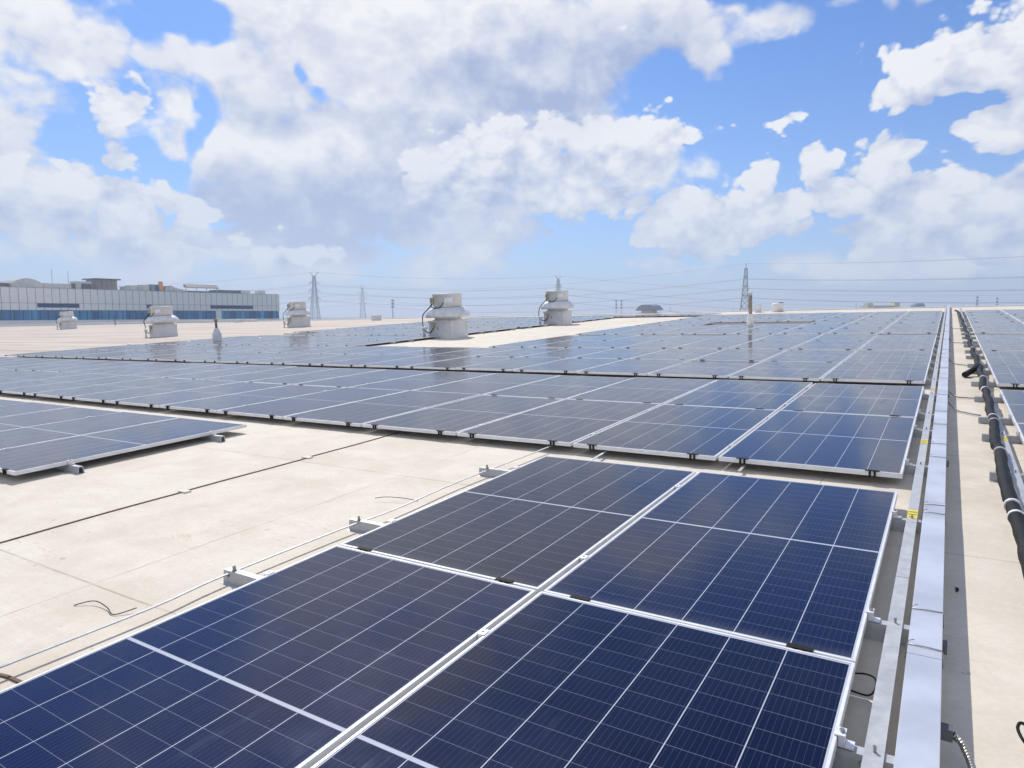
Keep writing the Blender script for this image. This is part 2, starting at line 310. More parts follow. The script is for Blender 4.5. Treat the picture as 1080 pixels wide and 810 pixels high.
# ------------------------------------------------------------------ mesh helpers
class MB:
    def __init__(s): s.v = []; s.f = []; s.mi = []; s.sm = []; s.mats = []; s.uv = {}
    def _m(s, m):
        if m not in s.mats: s.mats.append(m)
        return s.mats.index(m)
    def face(s, idx, m, smooth=False): s.f.append(tuple(idx)); s.mi.append(s._m(m)); s.sm.append(smooth)
    def box(s, a, b, m):
        i = len(s.v); (x0,y0,z0), (x1,y1,z1) = a, b
        s.v += [(x0,y0,z0),(x1,y0,z0),(x1,y1,z0),(x0,y1,z0),(x0,y0,z1),(x1,y0,z1),(x1,y1,z1),(x0,y1,z1)]
        for q in ((0,3,2,1),(4,5,6,7),(0,1,5,4),(1,2,6,5),(2,3,7,6),(3,0,4,7)): s.face([i+k for k in q], m)
        return s
    def prism(s, poly, a, b, m, axis='x'):
        """poly of 2-D points extruded from a to b along an axis"""
        i = len(s.v); k = len(poly)
        for t in (a, b):
            for p, q in poly:
                s.v.append((t, p, q) if axis == 'x' else (p, t, q) if axis == 'y' else (p, q, t))
        for j in range(k): s.face((i+j, i+(j+1) % k, i+k+(j+1) % k, i+k+j), m)
        s.face([i+j for j in range(k)][::-1], m); s.face([i+k+j for j in range(k)], m)
        return s
    def bar(s, p, q, w, m, h=None):
        p, q = Vector(p), Vector(q); d = (q-p).normalized(); h = h or w
        u = d.cross(Vector((0,0,1))); u = u.normalized() if u.length > 1e-4 else Vector((1,0,0)); w2 = u.cross(d)
        i = len(s.v)
        for c in (p, q):
            for a, b in ((-1,-1),(1,-1),(1,1),(-1,1)): s.v.append(tuple(c+u*a*w/2+w2*b*h/2))
        for j in range(4): s.face((i+j, i+(j+1)%4, i+4+(j+1)%4, i+4+j), m)
        s.face((i+3,i+2,i+1,i), m); s.face((i+4,i+5,i+6,i+7), m); return s
    def tube(s, pts, r, m, n=8, cap=True):
        pts = [Vector(p) for p in pts]; i0 = len(s.v); prev = None; L = 0
        for j, p in enumerate(pts):
            d = (pts[min(j+1, len(pts)-1)]-pts[max(j-1, 0)]).normalized()
            ref = prev if prev else (Vector((0,0,1)) if abs(d.z) < .9 else Vector((1,0,0)))
            u = (ref - d*ref.dot(d)).normalized(); prev = u; w = d.cross(u)
            if j: L += (p-pts[j-1]).length
            rr = r[j] if isinstance(r, (list, tuple)) else r
            for a in range(n):
                t = 2*math.pi*a/n; s.v.append(tuple(p+(u*math.cos(t)+w*math.sin(t))*rr)); s.uv[len(s.v)-1] = (L*4, a/n)
        for j in range(len(pts)-1):
            for a in range(n):
                b = (a+1) % n; s.face((i0+j*n+a, i0+j*n+b, i0+(j+1)*n+b, i0+(j+1)*n+a), m, True)
        if cap:
            s.face([i0+a for a in range(n)][::-1], m); s.face([i0+(len(pts)-1)*n+a for a in range(n)], m)
        return s
    def lathe(s, prof, c, m, n=28, smooth=True):
        i0 = len(s.v)
        for r, z in prof:
            for a in range(n):
                t = 2*math.pi*a/n; s.v.append((c[0]+r*math.cos(t), c[1]+r*math.sin(t), c[2]+z))
        for j in range(len(prof)-1):
            for a in range(n):
                b = (a+1) % n; s.face((i0+j*n+a, i0+j*n+b, i0+(j+1)*n+b, i0+(j+1)*n+a), m, smooth)
        s.face([i0+a for a in range(n)][::-1], m); s.face([i0+(len(prof)-1)*n+a for a in range(n)], m)
        return s
    def mesh(s, name):
        me = D.meshes.new(name); me.from_pydata(s.v, [], s.f)
        for m in s.mats: me.materials.append(M[m])
        me.polygons.foreach_set('material_index', s.mi); me.polygons.foreach_set('use_smooth', s.sm)
        if s.uv:
            ul = me.uv_layers.new(name='UVMap')
            for lp in me.loops: ul.data[lp.index].uv = s.uv.get(lp.vertex_index, (0, 0))
        me.update(); return me
    def build(s, name, parent=None, loc=(0,0,0), label=None):
        return link(name, s.mesh(name), parent, loc, label)
    def thing(s, name, label, cat, group=None, frame=None, loc=(0,0,0), rz=0):
        o = link(name, s.mesh(name)); return place(tag(o, label, cat, group), loc, rz, frame)
    def struct(s, name, frame=None, kind='structure'):
        o = link(name, s.mesh(name)); o['kind'] = kind; return place(o, (0,0,0), 0, frame)
def link(name, data, parent=None, loc=(0,0,0), label=None):
    o = D.objects.new(name, data); COL.objects.link(o); o.location = loc
    if parent: o.parent = parent
    if label: o['label'] = label
    return o
def tag(o, label, cat, group=None):
    o['label'] = label; o['category'] = cat
    if group: o['group'] = group
    return o
def place(o, loc, rz=0, frame=None, tilt=None):
    m = (ROOF if frame is None else frame) @ Matrix.Translation(loc) @ Matrix.Rotation(rz, 4, 'Z')
    if tilt: m = m @ Matrix.Rotation(tilt[0], 4, 'X') @ Matrix.Rotation(tilt[1], 4, 'Y')
    o.matrix_basis = m; return o
def thing(name, label, cat, loc, rz=0, group=None, frame=None, tilt=None):
    o = D.objects.new(name, None); COL.objects.link(o); o.empty_display_size = .2
    return place(tag(o, label, cat, group), loc, rz, frame, tilt)
ORD = ['', 'first','second','third','fourth','fifth','sixth','seventh','eighth','ninth','tenth','eleventh','twelfth','thirteenth','fourteenth','fifteenth','sixteenth','seventeenth','eighteenth','nineteenth','twentieth','twenty-first','twenty-second','twenty-third','twenty-fourth','twenty-fifth','twenty-sixth','twenty-seventh','twenty-eighth','twenty-ninth','thirtieth']
TRUE = I4
ZR = -.10          # roof surface; z = 0 is the top of the panels

# ------------------------------------------------------------------ ground, roof
b = MB(); i = 0
b.v = [(0,0,-12)] + [(2600*math.cos(t*math.pi/24), 2600*math.sin(t*math.pi/24), -12) for t in range(48)]
for t in range(48): b.face((0, 1+t, 1+(t+1) % 48), 'ground_far')
b.struct('ground', TRUE)
b = MB(); RY = 38.6
b.v = [(-195,-35,ZR),(40,-35,ZR),(40,RY,ZR),(-195,RY,ZR)]; b.face((0,1,2,3), 'roof_membrane'); b.struct('roof')
b = MB(); b.v = [(-195,RY,ZR),(40,RY,ZR),(40,RY+55,ZR-4.5),(-195,RY+55,ZR-4.5)]; b.face((0,1,2,3), 'roof_membrane'); b.struct('far_roof_slope')
b = MB()
x = -195
while x < 40:                                # ridge capping in lengths
    b.box((x+.01, RY-.16, ZR), (x+2.98, RY+.16, ZR+.055 + (.18 if x < -57 else 0)), 'fan_base'); x += 3
b.struct('ridge_capping')
b = MB(); b.box((-195,-35,-16), (40,-34.9,ZR-.004), 'wall_cladding').box((39.9,-34.9,-16), (40,RY+55,ZR-5), 'wall_cladding').box((-195,-34.9,-16), (-194.9,RY+50,ZR-5), 'wall_cladding')
b.struct('building_wall')

# ------------------------------------------------------------------ solar panels
def frame_mesh():
    b = MB(); w = .011; t = .035
    o = [(0,0),(PW,0),(PW,PL),(0,PL)]; e = .0015
    i_ = [(w,w),(PW-w,w),(PW-w,PL-w),(w,PL-w)]
    oc = [(e,e),(PW-e,e),(PW-e,PL-e),(e,PL-e)]
    rings = [[(x,y,-t) for x,y in o], [(x,y,-e) for x,y in o], [(x,y,0) for x,y in oc], [(x,y,0) for x,y in i_], [(x,y,-.0022) for x,y in i_]]
    for r_ in rings: b.v += r_
    for k in range(4):
        for j in range(4): b.face((k*4+j, k*4+(j+1) % 4, k*4+4+(j+1) % 4, k*4+4+j), 'aluminium')
    ins = [(.028,.028),(PW-.028,.028),(PW-.028,PL-.028),(.028,PL-.028)]
    k = len(b.v); b.v += [(x,y,-t) for x,y in ins]
    for j in range(4): b.face((j, k+j, k+(j+1) % 4, (j+1) % 4), 'aluminium')
    return b.mesh('frame')
def lam_mesh():
    b = MB(); w = .0105
    b.v = [(w,w,-.002),(PW-w,w,-.002),(PW-w,PL-w,-.002),(w,PL-w,-.002),(w,w,-.007),(PW-w,w,-.007),(PW-w,PL-w,-.007),(w,PL-w,-.007)]
    b.face((0,1,2,3), 'cell_glass'); b.face((7,6,5,4), 'backsheet')
    for i, v in enumerate(b.v): b.uv[i] = (v[0], v[1])
    return b.mesh('glass_laminate')
def clip_mesh():
    b = MB(); w = .047
    b.box((-w,-.010,.0012),(w,.020,.0055), 'black_plastic')
    for s in (-1, 1): b.box((s*.016-.007,-.012,-.040),(s*.016+.007,-.0008,.0010), 'black_plastic')
    return b.mesh('drain_clip')
def clamp_mesh():
    b = MB(); b.box((-GX-.005,-.022,.0012),(.005,.022,.0045), 'aluminium').box((-GX/2-.009,-.026,-.034),(-GX/2+.009,.026,.0010), 'aluminium')
    b.lathe([(.005,.0046),(.005,.008)], (-GX/2,0,0), 'bolt_steel', 6, False); return b.mesh('mid_clamp')
def end_clamp_mesh():
    b = MB(); b.box((-.009,-.022,.0012),(.022,.022,.006), 'aluminium').box((.002,-.020,-.034),(.020,.020,.0010), 'aluminium').box((.021,-.020,-.034),(.045,.020,-.029), 'aluminium')
    b.lathe([(.008,.0061),(.008,.014)], (.011,0,0), 'bolt_steel', 6, False); return b.mesh('end_clamp')
FR, LA, CL, CM, EC = frame_mesh(), lam_mesh(), clip_mesh(), clamp_mesh(), end_clamp_mesh()
A_ = Matrix((basis(PITCH, YAW, 0)))
def pix(P):
    v = ROOF @ Vector(P) - CAM; c = A_ @ v
    if c.z < .05: return None
    return 540+FPX*c.x/c.z, 405-FPX*c.y/c.z, c.z
def seen(x, y, pad=12):
    q = [pix((x+a*PW, y+c*PL, 0)) for a in (0,.5,1) for c in (0,.25,.5,.75,1)]
    q = [t for t in q if t]
    return any(-pad < t[0] < 1080+pad and -pad < t[1] < 810+pad for t in q)
def area(x, y):
    q = [pix((x+a*PW, y+c*PL, 0)) for a, c in ((0,0),(1,0),(1,1),(0,1))]
    if None in q: return 1e9
    return abs(sum(q[i][0]*q[(i+1)%4][1]-q[(i+1)%4][0]*q[i][1] for i in range(4)))/2
PITX, PITY = PW+GX, PL+GY
jobs = []      # (x, y, label, group, first-in-block flag)
for ln in range(2):
    for c in range(2):
        jobs.append((-(c+1)*PITX+GX, -(ln+1)*PITY+GY, ('navy solar panel at the %s of the four-panel near block' % [['far right corner','far left corner'],['near right corner','near left corner']][ln][c]), 'solar panels of the near block', c == 0))
for c in range(6):
    jobs.append((-6.62-PW-c*PITX, -PITY+GY-.02, 'solar panel in the short left-hand row, %s from its right end' % ORD[c+1], 'solar panels of the short left-hand row', c == 0))
ROWS = [.51, 5.80, 10.83, 16.14, 21.40, 26.70, 32.0]
line = 0
for r_, y0 in enumerate(ROWS):
    for ln in range(2):
        if r_ == 6 and ln == 1: continue
        line += 1; y = y0+ln*PITY
        k = 0
        for c in range(21):
            if 8 <= c <= 11 and (2 <= r_ <= 4 or (r_ == 5)) : continue
            if r_ == 3 and ln == 0 and c in (19, 20): continue
            if r_ == 4 and ln == 0 and c in (3, 4, 5): continue
            if r_ == 6 and c < 8: continue
            k += 1
            jobs.append((-(c+1)*PITX+GX, y, 'solar panel in %s line of the long array, %s panel left of the cable tray' % (ORD[line], ORD[k]), 'solar panels of the long array', c == 0))
        for c in range(4):
            if r_ == 6: continue
            jobs.append((.80+c*PITX, y, 'solar panel in %s line of the right-hand array, %s from the black cable' % (ORD[line], ORD[c+1]), 'solar panels of the right-hand array', False))
vis = [j for j in jobs if seen(j[0], j[1])]
vis.sort(key=lambda j: -area(j[0], j[1]))
print('PANELS', len(jobs), len(vis))
near300, rest = vis[:300], vis[300:]
def panel(j):
    x, y, lab, grp, endp = j
    dist = math.hypot(x, y+5)
    t = thing('solar_panel', lab, 'solar panel', (x+random.uniform(-.002,.002), y+random.uniform(-.002,.002), random.uniform(-.0015,.0015)), 0, grp, tilt=(R(random.gauss(0, .13)), R(random.gauss(0, .11))))
    link('frame', FR, t); link('glass_laminate', LA, t)
    for cx in (.19, PW-.19):
        link('drain_clip', CL, t, (cx, 0, 0))
    if dist < 17:
        for cy in (.45, PL-.45):
            link('mid_clamp', CM, t, (0, cy, 0))
            if endp or abs(x-.80) < .01 : pass
            if endp: link('end_clamp', EC, t, (PW, cy, 0))
for j in near300: panel(j)
if rest:
    b = MB()
    for x, y, *_ in rest:
        i = len(b.v); w = .011
        b.v += [(x,y,-.035),(x+PW,y,-.035),(x+PW,y+PL,-.035),(x,y+PL,-.035),(x,y,0),(x+PW,y,0),(x+PW,y+PL,0),(x,y+PL,0),(x+w,y+w,0),(x+PW-w,y+w,0),(x+PW-w,y+PL-w,0),(x+w,y+PL-w,0)]
        for k in range(4):
            q = (k+1) % 4; b.face((i+k,i+q,i+4+q,i+4+k), 'aluminium'); b.face((i+4+k,i+4+q,i+8+q,i+8+k), 'aluminium')
        b.face((i+8,i+9,i+10,i+11), 'cell_glass')
        for k, (a, c) in enumerate(((w,w),(PW-w,w),(PW-w,PL-w),(w,PL-w))): b.uv[i+8+k] = (a, c)
    o = b.struct('solar_panels', kind='stuff'); tag(o, 'small distant solar panels making up the last rows of the array', 'solar panels')

# ------------------------------------------------------------------ mounting rails (hat profile feet running across under the panels)
HAT = [(-.052,ZR+.001),(-.028,ZR+.005),(-.020,-.0365),(.020,-.0365),(.028,ZR+.005),(.052,ZR+.001),(.034,ZR+.0005),(.022,ZR+.001),(.015,-.042),(-.015,-.042),(-.022,ZR+.001),(-.034,ZR+.0005)]
def rail(x0, x1, y, label, group, bolts=()):
    t = thing('mounting_rail', label, 'mounting rail', (x0, y, 0), 0, group)
    MB().prism(HAT, 0, x1-x0, 'galvanised').build('rail_profile', t)
    for bx in bolts:
        b = MB(); b.lathe([(.011,-.0362),(.011,-.030),(.005,-.0299),(.005,-.008)], (bx-x0, 0, 0), 'bolt_steel', 6, False); b.build('bolt', t)
        b = MB(); b.tube([(bx-x0-.03,-.024,-.062),(bx-x0-.03,-.034,-.062)], .008, 'bolt_steel', 6); b.build('bolt', t)
nr = 0
for ln in (1, 0):
    for off in (.45, PL-.45):
        nr += 1; y = -(ln+1)*PITY+GY+off
        if ln == 1 and off < 1: 
            lab = 'galvanised foot rail under the near block, nearest the camera'
        else: lab = 'galvanised foot rail under the near block, %s counted away from the camera' % ORD[nr]
        rail(-3.0, .262, y, lab, 'foot rails under the near block', (.098, -2.93))
for k, off in enumerate((.45, PL-.45)):
    rail(-6.62-6*PITX, -6.43, -PITY+off, 'galvanised foot rail sticking out at the %s end of the short left-hand row' % ('nearer', 'farther')[k], 'foot rails under the short left-hand row')
nl = 0
for r_, y0 in enumerate(ROWS[:6]):
    for ln in range(2):
        for off in (.45, PL-.45):
            nl += 1; y = y0+ln*PITY+off
            xl = -27.8 if r_ < 2 else -10.7
            rail(xl, .262, y, '%s foot rail of the long array meeting the cable tray, counted from the near block' % ORD[nl], 'foot rails of the long array', (.098,) if r_ < 2 else ())
            rail(.53, 5.2, y, '%s foot rail of the right-hand array passing below the black cable' % ORD[nl], 'foot rails of the right-hand array', (.68,) if r_ < 2 else ())
            if r_ >= 2: rail(-28.0, -15.75, y, '%s foot rail showing along the left side of the bare roof strip' % ORD[nl-8], 'foot rails left of the bare strip')

# ------------------------------------------------------------------ bars, tray and cable along the aisle
def sticker(parent, x, y, z):
    b = MB(); b.box((x-.025, y-.085, z+.0008), (x+.025, y+.085, z+.0016), 'yellow_sticker')
    for s in (-.012, .040): b.box((x-.022, y+s-.012, z+.0017), (x+.022, y+s+.012, z+.0020), 'green_print')
    b.box((x-.018, y-.065, z+.0017), (x+.014, y-.052, z+.0020), 'dark_print')
    b.build('sticker', parent)
def flatbar(x0, x1, y0, y1, z, label, stick, group, seg=3.0):
    t = thing('flat_bar', label, 'metal bar', (0, 0, 0), 0, group)
    b = MB(); y = y0; k = 0
    while y < y1:
        ye = min(y+seg, y1); zz = z + (.0004 if k % 2 else 0)
        b.box((x0, y, zz), (x1, ye-.004, zz+.006), 'galvanised')
        b.box((x0, y, zz-.022), (x0+.004, ye-.004, zz-.0003), 'galvanised')
        y = ye; k += 1
    b.build('bar', t)
    for sy in stick: sticker(t, (x0+x1)/2, sy, z+.0064)
    return t
flatbar(.070, .124, -4.4, 37.5, -.034, 'flat galvanised bar with yellow stickers running alongside the cable tray', (-.36, 1.85, 5.3, 9.6, 14.5, 20), None)
flatbar(.655, .705, -1.6, 37.5, -.034, 'flat galvanised bar with yellow sticker beside the black cable', (2.2, 4.75, 7.4, 11, 16), None)
# cable tray
t = thing('cable_tray', 'long closed galvanised cable tray running straight to the far roof edge', 'cable tray', (.207, -4.3, 0))
b = MB(); y = 0; k = 0; hw = .0505
while y < 42.4:
    L_ = 2.0 if y+2 < 42.4 else 42.4-y
    dx = math.sin(k*2.1)*.0012; dz = math.sin(k*1.7)*.0008
    b.box((-hw+dx, y+.0015, -.030), (hw+dx, y+L_-.0015, .0375+dz), 'bright_galvanised')
    y += L_; k += 1
b.build('tray_body', t)
b = MB(); y = 0; k = 0
while y < 42.4:
    L_ = 2.0 if y+2 < 42.4 else 42.4-y
    dx = math.sin(k*1.3+1)*.0012
    b.prism([(-hw-.003+dx,.024),(hw+.003+dx,.024),(hw+.003+dx,.0405),(hw+.0015+dx,.042),(-hw-.0015+dx,.042),(-hw-.003+dx,.0405)], y+.002, y+L_-.002, 'bright_galvanised', 'y')
    y += L_; k += 1
b.build('tray_lid', t)
for q, ty in enumerate((-3.4, -2.235, -1.905, -.53, -.36, .95, 1.45, 2.35, 3.1, 4.3, 5.9, 7.2, 8.8, 10.5, 13, 16, 19)):
    b = MB(); yy = ty+4.3; s = .006*math.sin(q*2.7); z = .0445; w = hw+.005
    b.tube([(-w-.004,yy+s,-.015),(-w-.002,yy+s,.038),(-w+.004,yy+s,z),(0,yy,z+.0015),(w-.004,yy-s,z),(w+.001,yy-s,.036),(w+.002,yy-s,-.02)], .0022, 'bolt_steel', 5)
    b.tube([(-w-.002,yy+s,.036),(-w+.006,yy+s+.012,.052),(-w+.022,yy+s+.02,.056)], .0018, 'bolt_steel', 5)
    b.build('wire_tie', t)
for ty in (-2.08, 1.0, 4.6, 9, 14):
    b = MB(); b.box((hw+.004, ty+4.3-.02, -.034), (hw+.020, ty+4.3+.02, .006), 'plant_dark'); b.build('side_bracket', t)
# conduit stub at the tray foot
t = thing('flexible_conduit', 'short ribbed metal conduit leaving the tray side at the bottom of the photo', 'conduit', (.262, -2.66, 0))
MB().box((0,-.018,-.03),(.032,.018,.008), 'plant_dark').build('gland_box', t)
MB().tube([(.03,0,-.012),(.055,-.004,-.03),(.075,-.03,-.06),(.09,-.08,-.085),(.10,-.2,-.088)], .011, 'flex_metal', 10).build('sleeve', t)
AIS = [(.27,5.05,.55,4.98,'straight grey conduit crossing the aisle, next beyond the curved one'), (.27,4.12,.56,3.72,'curved grey conduit crossing the aisle, nearest of those reaching the black cable'), (.27,9.2,.56,8.8,'grey conduit crossing the aisle just beyond the stub of black cable'), (.27,14.0,.56,13.7,'grey conduit crossing the aisle in the far half'), (.27,19.5,.56,19.2,'grey conduit crossing the aisle close to the roof edge')]
for x0, y0, x1, y1, lab in AIS:
    P = [(x0+(x1-x0)*q/8, y0+(y1-y0)*(q/8)**.7, -.02 - .062*math.sin(min(1, q/3)*math.pi/2)) for q in range(9)]
    MB().tube(P, .009, 'flex_metal', 8).thing('aisle_conduit', lab, 'conduit', 'conduits crossing the aisle')
# black cable bundle
ctrl = [(.63,-1.9),(.605,-1.2),(.61,-.69),(.60,-.2),(.592,.44),(.598,.9),(.615,1.55),(.60,1.75),(.615,2.3),(.635,2.9),(.625,3.5),(.650,4.1),(.640,4.6),(.655,5.0),(.625,5.25),(.640,5.7),(.66,6.3),(.645,7.0),(.675,7.7),(.65,8.4),(.665,9.3),(.63,10.2),(.655,11.2),(.625,12.3),(.65,13.4),(.62,14.6),(.645,16),(.61,17.5),(.64,19),(.60,20.5),(.63,22.5),(.595,24.5),(.60,27),(.575,29),(.54,30.3),(.47,31)]
def spline(P, k=5):
    out = []
    P = [P[0]]+list(P)+[P[-1]]
    for i in range(1, len(P)-2):
        for q in range(k):
            t = q/k; a, b_, c, d = (Vector(P[i+j]) for j in (-1,0,1,2))
            out.append(.5*((2*b_)+(-a+c)*t+(2*a-5*b_+4*c-d)*t*t+(-a+3*b_-3*c+d)*t**3))
    out.append(Vector(P[-2])); return out
cp = spline([(x, y, -.034+.041+.006*math.sin(y*2.3)+.004) for x, y in ctrl])
t = thing('cable_bundle', 'thick black sleeved cable bundle snaking along the right-hand array', 'cable', (0,0,0))
MB().tube(cp, [.039+.003*math.sin(i*1.9) for i in range(len(cp))], 'black_sleeve', 14).build('sleeve', t)
for ty, wd in ((-.02,.03),(-.28,.03),(1.42,.02),(2.75,.02),(3.05,.028),(5.1,.04),(6.15,.04),(8.0,.04),(10.9,.05),(14.8,.06)):
    j = min(range(len(cp)), key=lambda q: abs(cp[q].y-ty)); a = cp[j]; d = (cp[min(j+1,len(cp)-1)]-cp[j-1]).normalized()
    MB().tube([a-d*wd/2+Vector((0,0,.0008)), a+d*wd/2+Vector((0,0,.0008))], .0445, 'white_tape', 14).build('tape_band', t)
MB().tube(spline([(.66,8.3,.01),(.63,7.75,.03),(.60,7.45,.01),(.52,7.35,-.04),(.47,7.15,-.05)]), .042, 'black_sleeve', 12).thing('cable_stub', 'short black cable stub branching off the bundle into the aisle', 'cable')
# loops and litter
MB().tube(spline([(-.03,-2.38,-.05),(.02,-2.36,-.045),(.055,-2.375,-.04),(.068,-2.40,-.045),(.064,-2.45,-.055),(.045,-2.475,-.06),(.0,-2.47,-.06),(-.05,-2.45,-.06)]), .0035, 'black_plastic', 7).thing('panel_cable', 'thin black cable loop poking out beside the near right corner panel', 'cable')
MB().tube(spline([(.53,-2.43,-.09),(.485,-2.42,-.055),(.468,-2.46,-.05),(.475,-2.52,-.05),(.50,-2.54,-.07),(.53,-2.55,-.09)]), .005, 'black_plastic', 8).thing('cable_loop', 'small black loop standing on the aisle at the right edge of the photo', 'cable')
b = MB(); b.v = [(0,0,.002),(.010,.012,.010),(.008,.035,.012),(-.006,.058,.004),(-.004,.032,.006),(-.004,.014,.003)]; b.face((0,1,2,3,4,5), 'dead_leaf'); b.v += [(x,y,z-.002) for x,y,z in b.v[:6]]; b.face((11,10,9,8,7,6), 'dead_leaf')
for j in range(6): b.face((j, 6+j, 6+(j+1)%6, (j+1)%6), 'dead_leaf')
b.thing('dead_leaf', 'dark curled leaf lying in the shadow of the cable tray', 'leaf', loc=(.315,-1.30,ZR))
def wirebit(pts, lab): MB().tube(spline([(x,y,z) for x,y,z in pts]), .0026, 'dead_leaf', 5).thing('wire_scrap', lab, 'wire scrap', 'wire scraps')
wirebit([(-3.42,-3.42,ZR+.004),(-3.34,-3.36,ZR+.02),(-3.22,-3.36,ZR+.012),(-3.12,-3.38,ZR+.006),(-3.06,-3.30,ZR+.02)], 'bent wire scrap on the pale roof near the bottom left')
wirebit([(-3.27,-1.42,ZR+.03),(-3.20,-1.37,ZR+.034),(-3.07,-1.33,ZR+.03),(-2.99,-1.27,ZR+.004)], 'bent wire scrap beside the thin bar left of the near block')
# thin grounding bar left of the near block
t = thing('grounding_bar', 'thin flat bar running along the left side of the near block', 'metal bar', (0,0,0))
P = [(-2.975,-4.7),(-2.955,-4.0),(-2.925,-3.3),(-2.955,-2.9),(-2.94,-2.1),(-2.905,-1.6),(-2.93,-.9),(-2.91,-.3),(-2.885,.3),(-2.87,.95)]
sp = spline([(x,y,-.050) for x,y in P], 4); b = MB()
for p, q in zip(sp, sp[1:]): b.bar(p, q, .016, 'galvanised', .006)
b.build('bar', t)
for y in (-2.85,-1.93,-.47):
    b = MB(); b.lathe([(.010,-.036),(.010,-.028),(.005,-.0279),(.005,-.006)], (-2.925, y, 0), 'bolt_steel', 6, False); b.build('bolt', t)
for (x0,y0,x1,y1), lab in (((-2.30,.06,-2.34,.98),'short flat bar disappearing under the long array, nearest the thin left bar'), ((-1.10,.35,-1.12,1.0),'short thin pale bar glimpsed below the front edge of the long array')):
    b = MB(); b.bar((x0,y0,-.06),(x1,y1,-.05), .024, 'galvanised', .005); b.thing('short_bar', lab, 'metal bar')
# raised sheet joint
def joint(P, lab):
    t = thing('joint_strip', lab, 'joint strip', (0,0,0))
    b = MB()
    for p, q in zip(P, P[1:]): b.bar((p[0],p[1],ZR+.004), (q[0],q[1],ZR+.004), .013, 'joint_black', .008)
    b.build('strip', t)
    return t
for (y0,y1), lab in (((-6,-1.92),'nearest length of dark joint strip on the pale roof, left foreground'), ((-1.86,-.66),'middle length of dark joint strip on the pale roof'), ((-.60,.7),'farthest length of dark joint strip, ending under the long array')):
    k = int((y1-y0)/.25)+1
    joint([(-4.90+.012*math.sin(y0+q*(y1-y0)/k*3), y0+q*(y1-y0)/k) for q in range(k+1)], lab)
for y in (-1.89, -.63): 
    b = MB(); b.box((-4.95,y-.028,ZR+.001),(-4.85,y+.028,ZR+.012), 'joint_pad'); b.thing('joint_pad', 'small pale pad between lengths of dark joint strip, %s of two' % ('nearer' if y < -1 else 'farther'), 'pad', 'joint pads')
joint([(-3.16,-3.95),(-2.95,-3.90),(-2.70,-3.88)], 'short dark joint strip slipping under the near left panel edge')

